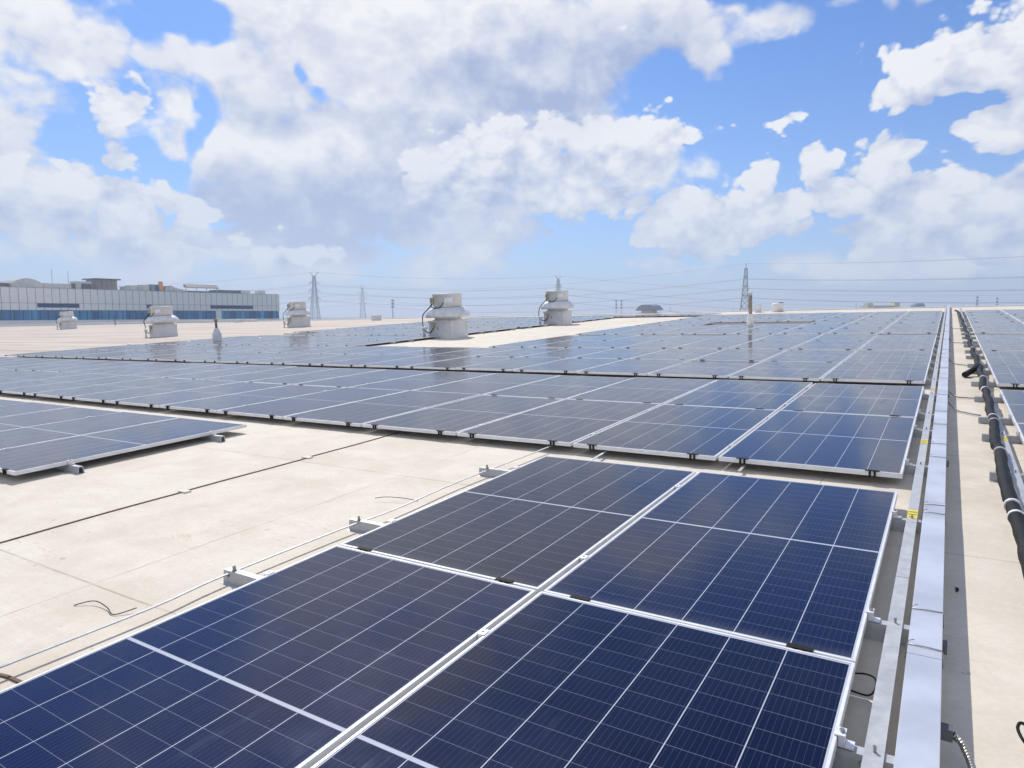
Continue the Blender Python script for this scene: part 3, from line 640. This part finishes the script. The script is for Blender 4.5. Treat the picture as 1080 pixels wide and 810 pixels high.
# ------------------------------------------------------------------ roof fans
def fan(loc, lab, rz=0, big=1.0):
    t = thing('roof_fan', lab, 'roof fan', loc, rz, 'roof exhaust fans')
    b = MB(); b.box((-.50,-.50,0),(.50,.50,.62), 'fan_base'); b.box((-.53,-.53,0),(.53,.53,.16), 'fan_base')
    b.box((-.545,-.545,.60),(.545,.545,.66), 'fan_base')
    for sx in (-1,1):
        for sy in (-1,1): b.bar((sx*.503,sy*.503,.165),(sx*.503,sy*.503,.595), .03, 'fan_paint')
    for q in range(5):
        b.box((-.44+q*.21,-.512,.63),(-.42+q*.21,-.546,.642), 'bolt_steel'); b.box((.512,-.44+q*.21,.63),(.548,-.42+q*.21,.642), 'bolt_steel')
    b.build('base', t)
    b = MB(); b.box((-.30,-.512,.20),(.18,-.5005,.56), 'fan_paint'); b.box((-.12,-.52,.30),(-.10,-.5125,.42), 'plant_dark'); b.build('access_panel', t)
    b = MB()
    for q in range(8):
        a = R(22.5+45*q); b.bar((.835*math.cos(a),.835*math.sin(a),.86),(.60*math.cos(a),.60*math.sin(a),1.145), .018, 'fan_base', .012)
    b.build('hood_rib', t)
    MB().lathe([(.56,.66),(.58,.69),(.50,.71),(.50,.82),(.56,.84)], (0,0,0), 'fan_paint', 32).build('neck', t)
    MB().lathe([(.55,.82),(.80,.79),(.835,.80),(.845,.84),(.835,.91),(.80,.98),(.74,1.05),(.66,1.11),(.58,1.15),(.45,1.165)], (0,0,0), 'fan_paint', 40).build('hood', t)
    b = MB(); b.lathe([(.53,1.166),(.55,1.18),(.55,1.62),(.57,1.63),(.575,1.65),(.56,1.67),(.53,1.67),(.51,1.62),(.48,1.60)], (0,0,0), 'fan_paint', 40)
    b.build('wind_band', t)
    # label plate curved onto the band, facing the camera side
    b = MB(); i = 0; a0, a1 = R(-62), R(-30); n_ = 6
    for q in range(n_+1):
        a = a0+(a1-a0)*q/n_
        for z in (1.34, 1.52):
            for rr in (.5515, .5555): b.v.append((rr*math.cos(a), rr*math.sin(a), z))
    for q in range(n_):
        i = q*4; b.face((i+1,i+5,i+7,i+3), 'white_label'); b.face((i,i+2,i+6,i+4), 'white_label'); b.face((i+3,i+7,i+6,i+2), 'white_label'); b.face((i,i+4,i+5,i+1), 'white_label')
    b.face((0,1,3,2), 'white_label'); b.face((n_*4,n_*4+2,n_*4+3,n_*4+1), 'white_label')
    b.build('label_plate', t)
    a = R(-120)
    c = Vector((.61*math.cos(a), .61*math.sin(a), 1.42))
    b = MB(); b.box((c.x-.07,c.y-.05,c.z-.11),(c.x+.07,c.y+.05,c.z+.11), 'box_olive'); b.box((c.x-.02,c.y-.062,c.z-.03),(c.x+.02,c.y-.0505,c.z+.03), 'plant_dark'); b.build('switch_box', t)
    b = MB(); b.box((-.36,-.60,.42),(-.22,-.515,.60), 'box_olive'); b.build('junction_box', t)
    b = MB(); b.tube(spline([(c.x,c.y-.02,1.30),(c.x-.12,c.y-.1,1.12),(-.62,-.72,.90),(-.74,-.62,.62),(-.74,-.60,.42),(-.66,-.62,.33),(-.5,-.62,.22),(-.38,-.60,.24),(-.29,-.56,.40)]), .019, 'black_plastic', 8)
    b.tube(spline([(c.x+.03,c.y-.02,1.31),(c.x+.06,c.y-.14,1.18),(.0,-.62,1.13),(.16,-.60,1.2),(.22,-.53,1.33)]), .017, 'black_plastic', 8); b.build('power_cable', t)
    b = MB(); b.tube([(-.66,-.66,0),(-.66,-.66,.40)], .055, 'pvc_white', 14); b.lathe([(.12,.36),(.12,.39),(.02,.47)], (-.66,-.66,0), 'pvc_white', 16)
    b.build('vent_pipe', t)
fan((-15.9,15.9,ZR), 'roof fan with loose black cable on the bare strip, largest in view')
fan((-16.15,25.1,ZR), 'roof fan on the bare strip with a far pylon behind it', R(4))
fan((-36.6,16.9,ZR), 'roof fan in front of the blue and white building, right of the smallest one', R(-5))
fan((-36.4,26.2,ZR), 'roof fan just right of the end of the white building', R(6))
fan((-71.4,28.1,ZR), 'smallest and leftmost roof fan, before the ribbon of blue windows', R(3))

# ------------------------------------------------------------------ vent stacks
t = thing('vent_stack', 'tall stained vent stack rising among the panels', 'vent stack', (-6.19,22.2,ZR), 0, 'vent stacks')
MB().lathe([(.13,0),(.13,.24),(.12,.28),(.08,.46),(.08,.47)], (0,0,0), 'pvc_white', 24).build('flashing', t)
MB().lathe([(.066,.44),(.066,1.18)], (0,0,0), 'rusty_pipe', 20).build('pipe', t)
MB().lathe([(.08,1.16),(.085,1.25),(.06,1.29),(.02,1.31)], (0,0,0), 'pvc_white', 20).build('cap', t)
t = thing('vent_stack', 'short stained vent stack with wide white base, left of the bare strip', 'vent stack', (-25.5,12.6,ZR), 0, 'vent stacks')
MB().lathe([(.17,0),(.18,.05),(.18,.38),(.165,.42),(.08,.62),(.08,.63)], (0,0,0), 'pvc_white', 24).build('flashing', t)
MB().lathe([(.05,.60),(.05,.94)], (0,0,0), 'rusty_pipe', 20).build('pipe', t)
MB().lathe([(.065,.92),(.07,.98),(.03,1.03)], (0,0,0), 'rusty_pipe', 20).build('cap', t)
MB().lathe([(.09,0),(.09,.04),(.045,.05),(.045,1.05),(.02,1.07)], (0,0,0), 'plant_dark', 12).thing('short_post', 'thin dark post on the bare left roof, before the blue windows', 'post', loc=(-77.6,35.8,ZR))
# small roof items near the ridge
def curb(loc, s, lab, name='roof_hatch'):
    t = thing(name, lab, 'roof hatch', loc, R(5)); a, h_ = s
    MB().box((-a*.45,-a*.45,0),(a*.45,a*.45,h_*.8), 'fan_base').build('curb', t); MB().box((-a*.5,-a*.5,h_*.8+.002),(a*.5,a*.5,h_), 'fan_paint').build('lid', t)
    MB().box((-a*.15,-a*.507,h_*.3),(a*.2,-a*.4505,h_*.65), 'white_label').build('label_plate', t)
curb((-38.2,35.5,ZR), (.62,.42), 'small pale roof hatch near the ridge, right of the fourth fan')
curb((-58,37.3,ZR), (.7,.3), 'tiny pale roof hatch below the right part of the white building')
t = thing('domed_vent', 'blue-grey hooded roof vent on the ridge, right of the fans', 'roof vent', (-16.7,38.9,ZR), R(-10))
MB().box((-.42,-.3,-.2),(.42,.3,.30), 'fan_base').build('curb', t)
b = MB(); b.prism([(-.80,.24),(-.78,.20),(.78,.20),(.80,.24),(.55,.50),(.28,.60),(-.28,.60),(-.55,.50)], -.45, .45, 'vent_blue', 'y'); b.build('hood', t)
for k, (x, y, w, h_, lab) in enumerate(((-9.15,36.6,.34,.48,'small grey cabinet right behind the tall vent stack'), (-8.15,37.0,.62,.50,'wide low white tank right of the tall vent stack'))):
    t = thing('roof_cabinet', lab, 'cabinet', (x,y,ZR), R(8))
    if k: MB().lathe([(w*.5,0),(w*.5,h_-.03),(w*.46,h_)], (0,0,0), 'pvc_white', 24).build('body', t); MB().box((.05,-.02,h_),(.30,.02,h_+.05), 'plant_dark').build('pipe', t)
    else: MB().box((-w/2,-w/2,0),(w/2,w/2,h_), 'fan_base').build('body', t); MB().box((-w*.4,-w/2-.006,h_*.4),(w*.4,-w/2-.0005,h_*.85), 'white_label').build('door', t)
# studs along the bare strip edge
for k, (x, y) in enumerate(((-28.6,10.6),(-26.9,12.2),(-24.6,14.0))):
    MB().lathe([(.09,0),(.09,.09),(.05,.13)], (0,0,0), 'pvc_white', 14).thing('capped_stub', 'low white capped stub near the left panels, %s from the left' % ORD[k+1], 'pipe stub', 'capped pipe stubs', loc=(x,y,ZR))

# ------------------------------------------------------------------ the white building with blue windows
t = thing('factory_building', 'long low white-panelled building with a ribbon of blue windows', 'building', (-200, 30, 0), 0, None, TRUE)
Y0, Y1 = 0, 125.9
def Yb(y): return y-30
MB().box((-60,Y0,-12),(-.6,Y1-.6,7.9), 'facade_white').build('core', t)
b = MB(); b.box((-.6,Y0,2.35),(0,Y1,8.07), 'facade_white').box((-60,Y1-.6,2.35),(-.6,Y1,8.07), 'facade_white'); b.build('panel_band', t)
b = MB(); b.box((-.6,Y0,-12),(0,Y1,-.30), 'facade_white').box((-60,Y1-.6,-12),(-.6,Y1,-.30), 'facade_white'); b.build('lower_wall', t)
b = MB(); y = 1.0
while y < Y1-.5: b.box((.003,y-.045,2.36),(.03,y+.045,8.0), 'facade_seam'); y += 1.93
b.box((.031,Y0,4.10),(.05,Y1-.1,4.17), 'facade_seam'); b.box((-.1,Y0,8.072),(.12,Y1+.1,8.16), 'plant_grey'); b.build('panel_joints', t)
MB().box((-.25,Y0,-.298),(-.15,Y1-.25,2.348), 'blue_glass').box((-55,Y1-.25,-.298),(-.25,Y1-.15,2.348), 'blue_glass').build('window_ribbon', t)
y = 38.5
rr = random.Random(3)
while y < Y1-.4: MB().box((-.149,y-.06,-.297),(-.05,y+.06,2.347), 'blue_mullion').build('mullion', t); y += rr.choice((.97,1.93,1.93))
b = MB(); b.box((-.149,Yb(131),-.29),(.004,Yb(132.9),2.34), 'facade_white'); b.build('pier', t)
for u0, u1 in ((79.5,89.7),(108.3,109.7),(129.0,144.9)):
    f_ = MB().box((.052,Yb(u0),3.02),(.09,Yb(u1),4.05), 'dark_blue_glass').build('slot_window', t)
    b = MB(); y = Yb(u0)+2
    while y < Yb(u1)-.3: b.box((.0905,y-.05,3.02),(.11,y+.05,4.05), 'blue_mullion'); y += 2
    if len(b.v): b.build('glazing_bar', f_)
def eq(name, lab, cat, y0, y1, x0, x1, z1, m, z0=7.9): 
    MB().box((x0,y0,z0),(x1,y1,z1), m).thing(name, lab, cat, 'plant on the white building', TRUE)
b = MB(); ys = [76.1+q*.55 for q in range(14)]
arch = [(y, 9.2+1.45*math.sin(math.pi*(q/13))**.7) for q, y in enumerate(ys)]
b.prism([(76.1,7.9)]+arch+[(83.3,7.9)], -214, -205, 'plant_beige', 'x'); b.thing('arched_roof', 'round-backed pale roof hump on top of the building, far left', 'roof hump', 'plant on the white building', TRUE)
eq('low_unit','low dark unit left of the round roof hump','plant unit',60,75.8,-215,-206,9.25,'plant_dark')
eq('long_housing','long pale housing between the round hump and the chiller','plant unit',84,90.8,-214,-206,9.6,'plant_beige')
t2 = thing('chiller', 'open-sided chiller unit left of the brown rooftop hut', 'chiller', (-206,92,7.9), 0, 'plant on the white building', TRUE)
MB().box((-3,0,.0),(0,4,1.9),'plant_dark').build('coil', t2); MB().box((-3.1,-.1,1.902),(.1,4.1,2.5),'plant_beige').build('top', t2); MB().box((.002,-.1,0),(.12,1.3,1.9),'plant_beige').build('end_panel', t2)
t2 = thing('rooftop_hut', 'brown rooftop hut with an overhanging flat roof', 'hut', (-206,97.6,7.9), 0, 'plant on the white building', TRUE)
MB().box((-6,0,0),(0,5.7,3.2),'penthouse_brown').build('wall', t2); MB().box((-6.8,-.7,3.202),(.7,6.5,3.55),'plant_dark').build('roof', t2)
b = MB()
for y in (1.4,2.8,4.2): b.box((.002,y-.05,0),(.05,y+.05,3.19),'plant_dark')
b.build('seams', t2)
t2 = thing('air_handling_unit', 'row of pale box units right of the brown hut', 'plant unit', (-206,105.5,7.9), 0, 'plant on the white building', TRUE)
for y0,y1,z,m in ((0,1.6,1.5,'plant_grey'),(1.65,3.6,1.9,'plant_beige'),(3.65,5.2,1.75,'plant_grey'),(5.25,7.3,2.2,'plant_beige')): MB().box((-3,y0,0),(0,y1,z),m).build('module', t2)
eq('dark_unit','narrow brown unit beside the blue container','plant unit',113.4,114.6,-208,-206,10.3,'penthouse_brown')
eq('blue_container','small bright blue container on the roof','container',114.7,117.3,-209,-206.5,10.3,'container_blue')
MB().lathe([(.62,0),(.62,3.2),(.4,3.4)], (0,0,0), 'tank_orange', 16).thing('orange_tank', 'upright orange tank before the blue container', 'tank', 'plant on the white building', TRUE, (-205.6,116.2,7.9))
b = MB(); b.prism([(117.5,7.9),(118.2,10.0),(119.6,10.2),(121.5,9.4),(124.5,8.9),(125,7.9)], -213, -206, 'plant_grey', 'x'); b.thing('sloping_duct', 'sloping grey duct right of the orange tank', 'duct', 'plant on the white building', TRUE)
t2 = thing('solar_heater', 'raised row of tilted collectors on legs', 'collector', (-206,124.9,7.9), 0, 'plant on the white building', TRUE)
b = MB(); b.prism([(-1.6,2.0),(0,1.75),(0,1.95),(-1.5,3.0)], 0, 11.6, 'plant_dark', 'y'); b.build('collector', t2)
for y in (.4,4,7.6,11.2): MB().box((-.9,y-.08,0),(-.74,y+.08,2.0),'plant_grey').build('leg', t2)
eq('pipe_rack','low dark pipe rack under the tilted collectors','pipe rack',122,135,-212,-207,8.75,'plant_dark')
eq('dark_plant','long low dark plant right of the tilted collectors','plant unit',136.8,144.6,-212,-206,9.3,'plant_dark')
eq('pale_cabin','low pale cabin beside the long dark plant','cabin',144.9,148.6,-210,-206,9.45,'plant_beige')
eq('pale_cabinet','small pale cabinet near the right end of the building','cabinet',152.2,154.8,-208.5,-206,9.5,'plant_beige')
for y, z in ((86.5,13.5),(90.6,13.2)): 
    b = MB(); b.bar((-207,y,8.4),(-207,y,z),.07,'plant_dark'); b.thing('roof_antenna','thin antenna above the long pale housing, %s of the pair' % ('left' if y < 88 else 'right'),'antenna','antennas on the building',TRUE)

# ------------------------------------------------------------------ pylons, wires and far skyline
def pylon(base, H, w, rz, arms, lab, horns=True):
    t = thing('pylon', lab, 'pylon', base, rz, 'power pylons', TRUE)
    def hw(z): return .9+(w/2-.9)*(1-z/H)**1.35
    b = MB(); n_ = 13; zs = [H*.93*(1-(1-q/n_)**1.35) for q in range(n_+1)]; th = .34
    for z0, z1 in zip(zs, zs[1:]):
        a, c = hw(z0), hw(z1)
        for sx, sy in ((1,1),(1,-1),(-1,-1),(-1,1)): b.bar((sx*a,sy*a,z0),(sx*c,sy*c,z1), th, 'pylon_steel')
        for (p, q) in (((1,1),(1,-1)),((1,-1),(-1,-1)),((-1,-1),(-1,1)),((-1,1),(1,1))):
            b.bar((p[0]*a,p[1]*a,z0),(q[0]*c,q[1]*c,z1), th*.6, 'pylon_steel'); b.bar((q[0]*a,q[1]*a,z0),(p[0]*c,p[1]*c,z1), th*.6, 'pylon_steel')
            b.bar((p[0]*c,p[1]*c,z1),(q[0]*c,q[1]*c,z1), th*.6, 'pylon_steel')
    b.build('tower', t)
    tips = []
    for z, L_ in arms:
        b = MB(); a = hw(z)
        for s in (-1, 1):
            for sy in (-1, 1):
                b.bar((s*a,sy*a,z),(s*L_,0,z+.2), th*.75, 'pylon_steel'); b.bar((s*a,sy*a,z+1.9),(s*L_,0,z+.3), th*.75, 'pylon_steel')
            tips.append((s*L_, 0, z-1.4)); b.bar((s*L_,0,z+.2),(s*L_,0,z-1.4), .22, 'plant_dark')
        b.build('cross_arm', t)
    if horns:
        b = MB()
        for s in (-1, 1): b.bar((s*.4,0,H*.91),(s*4.2,0,H), th, 'pylon_steel'); b.bar((s*.4,0,H*.94),(s*4.2,0,H), th*.7, 'pylon_steel'); tips.append((s*4.2,0,H))
        b.build('earth_wire_horn', t)
    else:
        b = MB(); b.bar((0,0,H*.9),(0,0,H),.5,'pylon_steel'); b.build('peak', t); tips += [(.3,0,H),(-.3,0,H)]
    Rz = Matrix.Rotation(rz, 4, 'Z')
    return [Vector(base)+(Rz @ Vector(p)) for p in tips]
ARM = lambda H: ((H*.52,6.0),(H*.66,5.4),(H*.80,5.0))
T1 = pylon((-516,451,-12), 53, 9.5, R(30), ARM(53), 'tall lattice pylon with forked top, left one right of the white building')
T2 = pylon((-713,713,-12), 54, 10, R(48), ARM(54), 'smaller lattice pylon with forked top, second from the left')
T3 = pylon((-351,634.5,-12), 53, 9, R(80), ARM(53), 'thin pylon rising behind the roof fan on the strip')
T4 = pylon((-139,555,-12), 52.7, 9, R(100), ARM(52.7), 'narrow lattice pylon right of centre, its arms seen end on', False)
def fake(p, H, rz):
    Rz = Matrix.Rotation(rz, 4, 'Z'); o = []
    for z, L_ in ARM(H): o += [Vector(p)+(Rz @ Vector((s*L_,0,z-1.4))) for s in (-1,1)]
    return o + [Vector(p)+(Rz @ Vector((s*4.2,0,H))) for s in (-1,1)]
T5 = fake((307,1271,-12), 60, R(60)); T6 = fake((260,470,-12), 58, R(80)); T0 = fake((-943,300,-12), 50, R(40)); T7 = fake((-1100,420,-12), 52, R(45))
def spans(chain, lab, sag):
    for w in range(8):
        pts = []
        for P, Q in zip(chain, chain[1:]):
            a, c = P[w], Q[w]; k = 16
            for q in range(k):
                s = q/k; p = a.lerp(c, s); p.z -= 4*sag*s*(1-s)*((c-a).length/350)**1.2; pts.append(p)
        pts.append(chain[-1][w])
        MB().tube(pts, .075 if w < 6 else .05, 'wire', 4, False).thing('power_line', ('lowest','lowest','middle','middle','upper','upper','topmost thin','topmost thin')[w]+(' nearer' if w % 2 else ' farther')+' overhead wire strung from the '+lab, 'power line', 'wires strung from the '+lab, TRUE)
spans([T0,T1,T3,T5], 'left forked pylon to the fan pylon', 7)
spans([T7,T2,T4,T6], 'second forked pylon to the narrow pylon', 6)
def mast(x, y, z, lab, r_=.35, head=True):
    t = thing('mast', lab, 'mast', (x,y,-12), 0, 'far masts', TRUE)
    MB().lathe([(r_,0),(r_*.6,z+12)], (0,0,0), 'pylon_steel', 8).build('pole', t)
    if head:
        b = MB()
        for q in range(3): b.lathe([(r_*2.6,z+12-3.2*q-1.8),(r_*2.6,z+12-3.2*q-.2)], (0,0,0), 'pylon_steel', 8)
        b.build('antenna', t)
mast(-482,523,16, 'lone far mast between the second pylon and the large fan', .6)
mast(-269.3,600,14.5, 'left one of a pair of far poles beyond the ridge'); mast(-265,602.5,14.5, 'right one of a pair of far poles beyond the ridge')
mast(-189,710,7.5, 'short far mast left of the narrow pylon', .4, False); mast(-243,675,8.5, 'short far mast right of the domed vent', .4, False)
mast(-83.5,778,12.5, 'short far mast left of the cream far building', .45, False)
mast(19,785,18, 'tall far mast on the right, just past the cable', .4); mast(37.7,856,18, 'thin far mast second from the right edge', .4); mast(54.3,866,13.5, 'short thin far mast nearest the right edge', .35, False)
t = thing('far_building', 'long cream far building with dark windows on the skyline', 'building', (-63,672,-12), R(30), None, TRUE)
MB().box((0,0,0),(27.5,14,20.6),'cream_wall').build('wall', t); MB().box((0,0,20.602),(4.5,8,22.8),'cream_wall').build('stair_tower', t)
MB().box((23,0,20.602),(27.5,8,23.4),'cream_wall').build('roof_block', t)
b = MB()
for q in range(9): b.box((5.3+q*1.9,-.05,17.6),(6.5+q*1.9,-.003,19.4),'window_dark')
b.build('windows', t)
t = thing('far_building', 'small blue-grey far building right of the cream one', 'building', (-32,811,-12), R(30), None, TRUE)
MB().box((0,0,0),(9.2,10,22.6),'block_blue').build('wall', t); MB().box((1.5,0,22.602),(8,6,24),'block_blue').build('roof_block', t)
for k, (x, y, w, z) in enumerate(((-52,900,14,6),(-10,820,9,9.5))):
    t = thing('far_shed', ('low far shed left of the blue-grey far building','low far shed between the blue-grey building and the tray end')[k], 'shed', (x,y,-12), R(30), None, TRUE)
    MB().box((0,0,0),(w,8,z+10),'plant_grey').build('wall', t); MB().prism([(-.3,z+10.002),(w+.3,z+10.002),(w*.5,z+12)],-.3,8.3,'block_blue','y').build('roof', t)

# ------------------------------------------------------------------ the air
b = MB(); b.box((-2700,-2700,-13.5),(2700,2700,62), 'haze'); 
hz = D.materials.new('haze'); hz.use_nodes = True; hz.node_tree.nodes.clear()
M['haze'] = hz; k = N(hz.node_tree); pv = k.new('ShaderNodeVolumePrincipled'); pv.inputs['Color'].default_value = (.80,.88,1,1); pv.inputs['Density'].default_value = .00055; pv.inputs['Anisotropy'].default_value = .3
mo = k.new('ShaderNodeOutputMaterial'); k.put(mo.inputs['Volume'], pv.outputs[0])
o = b.struct('haze', TRUE, 'stuff'); tag(o, 'thin pale haze over the far pylons and skyline', 'haze')
print('OBJECTS', len(D.objects))
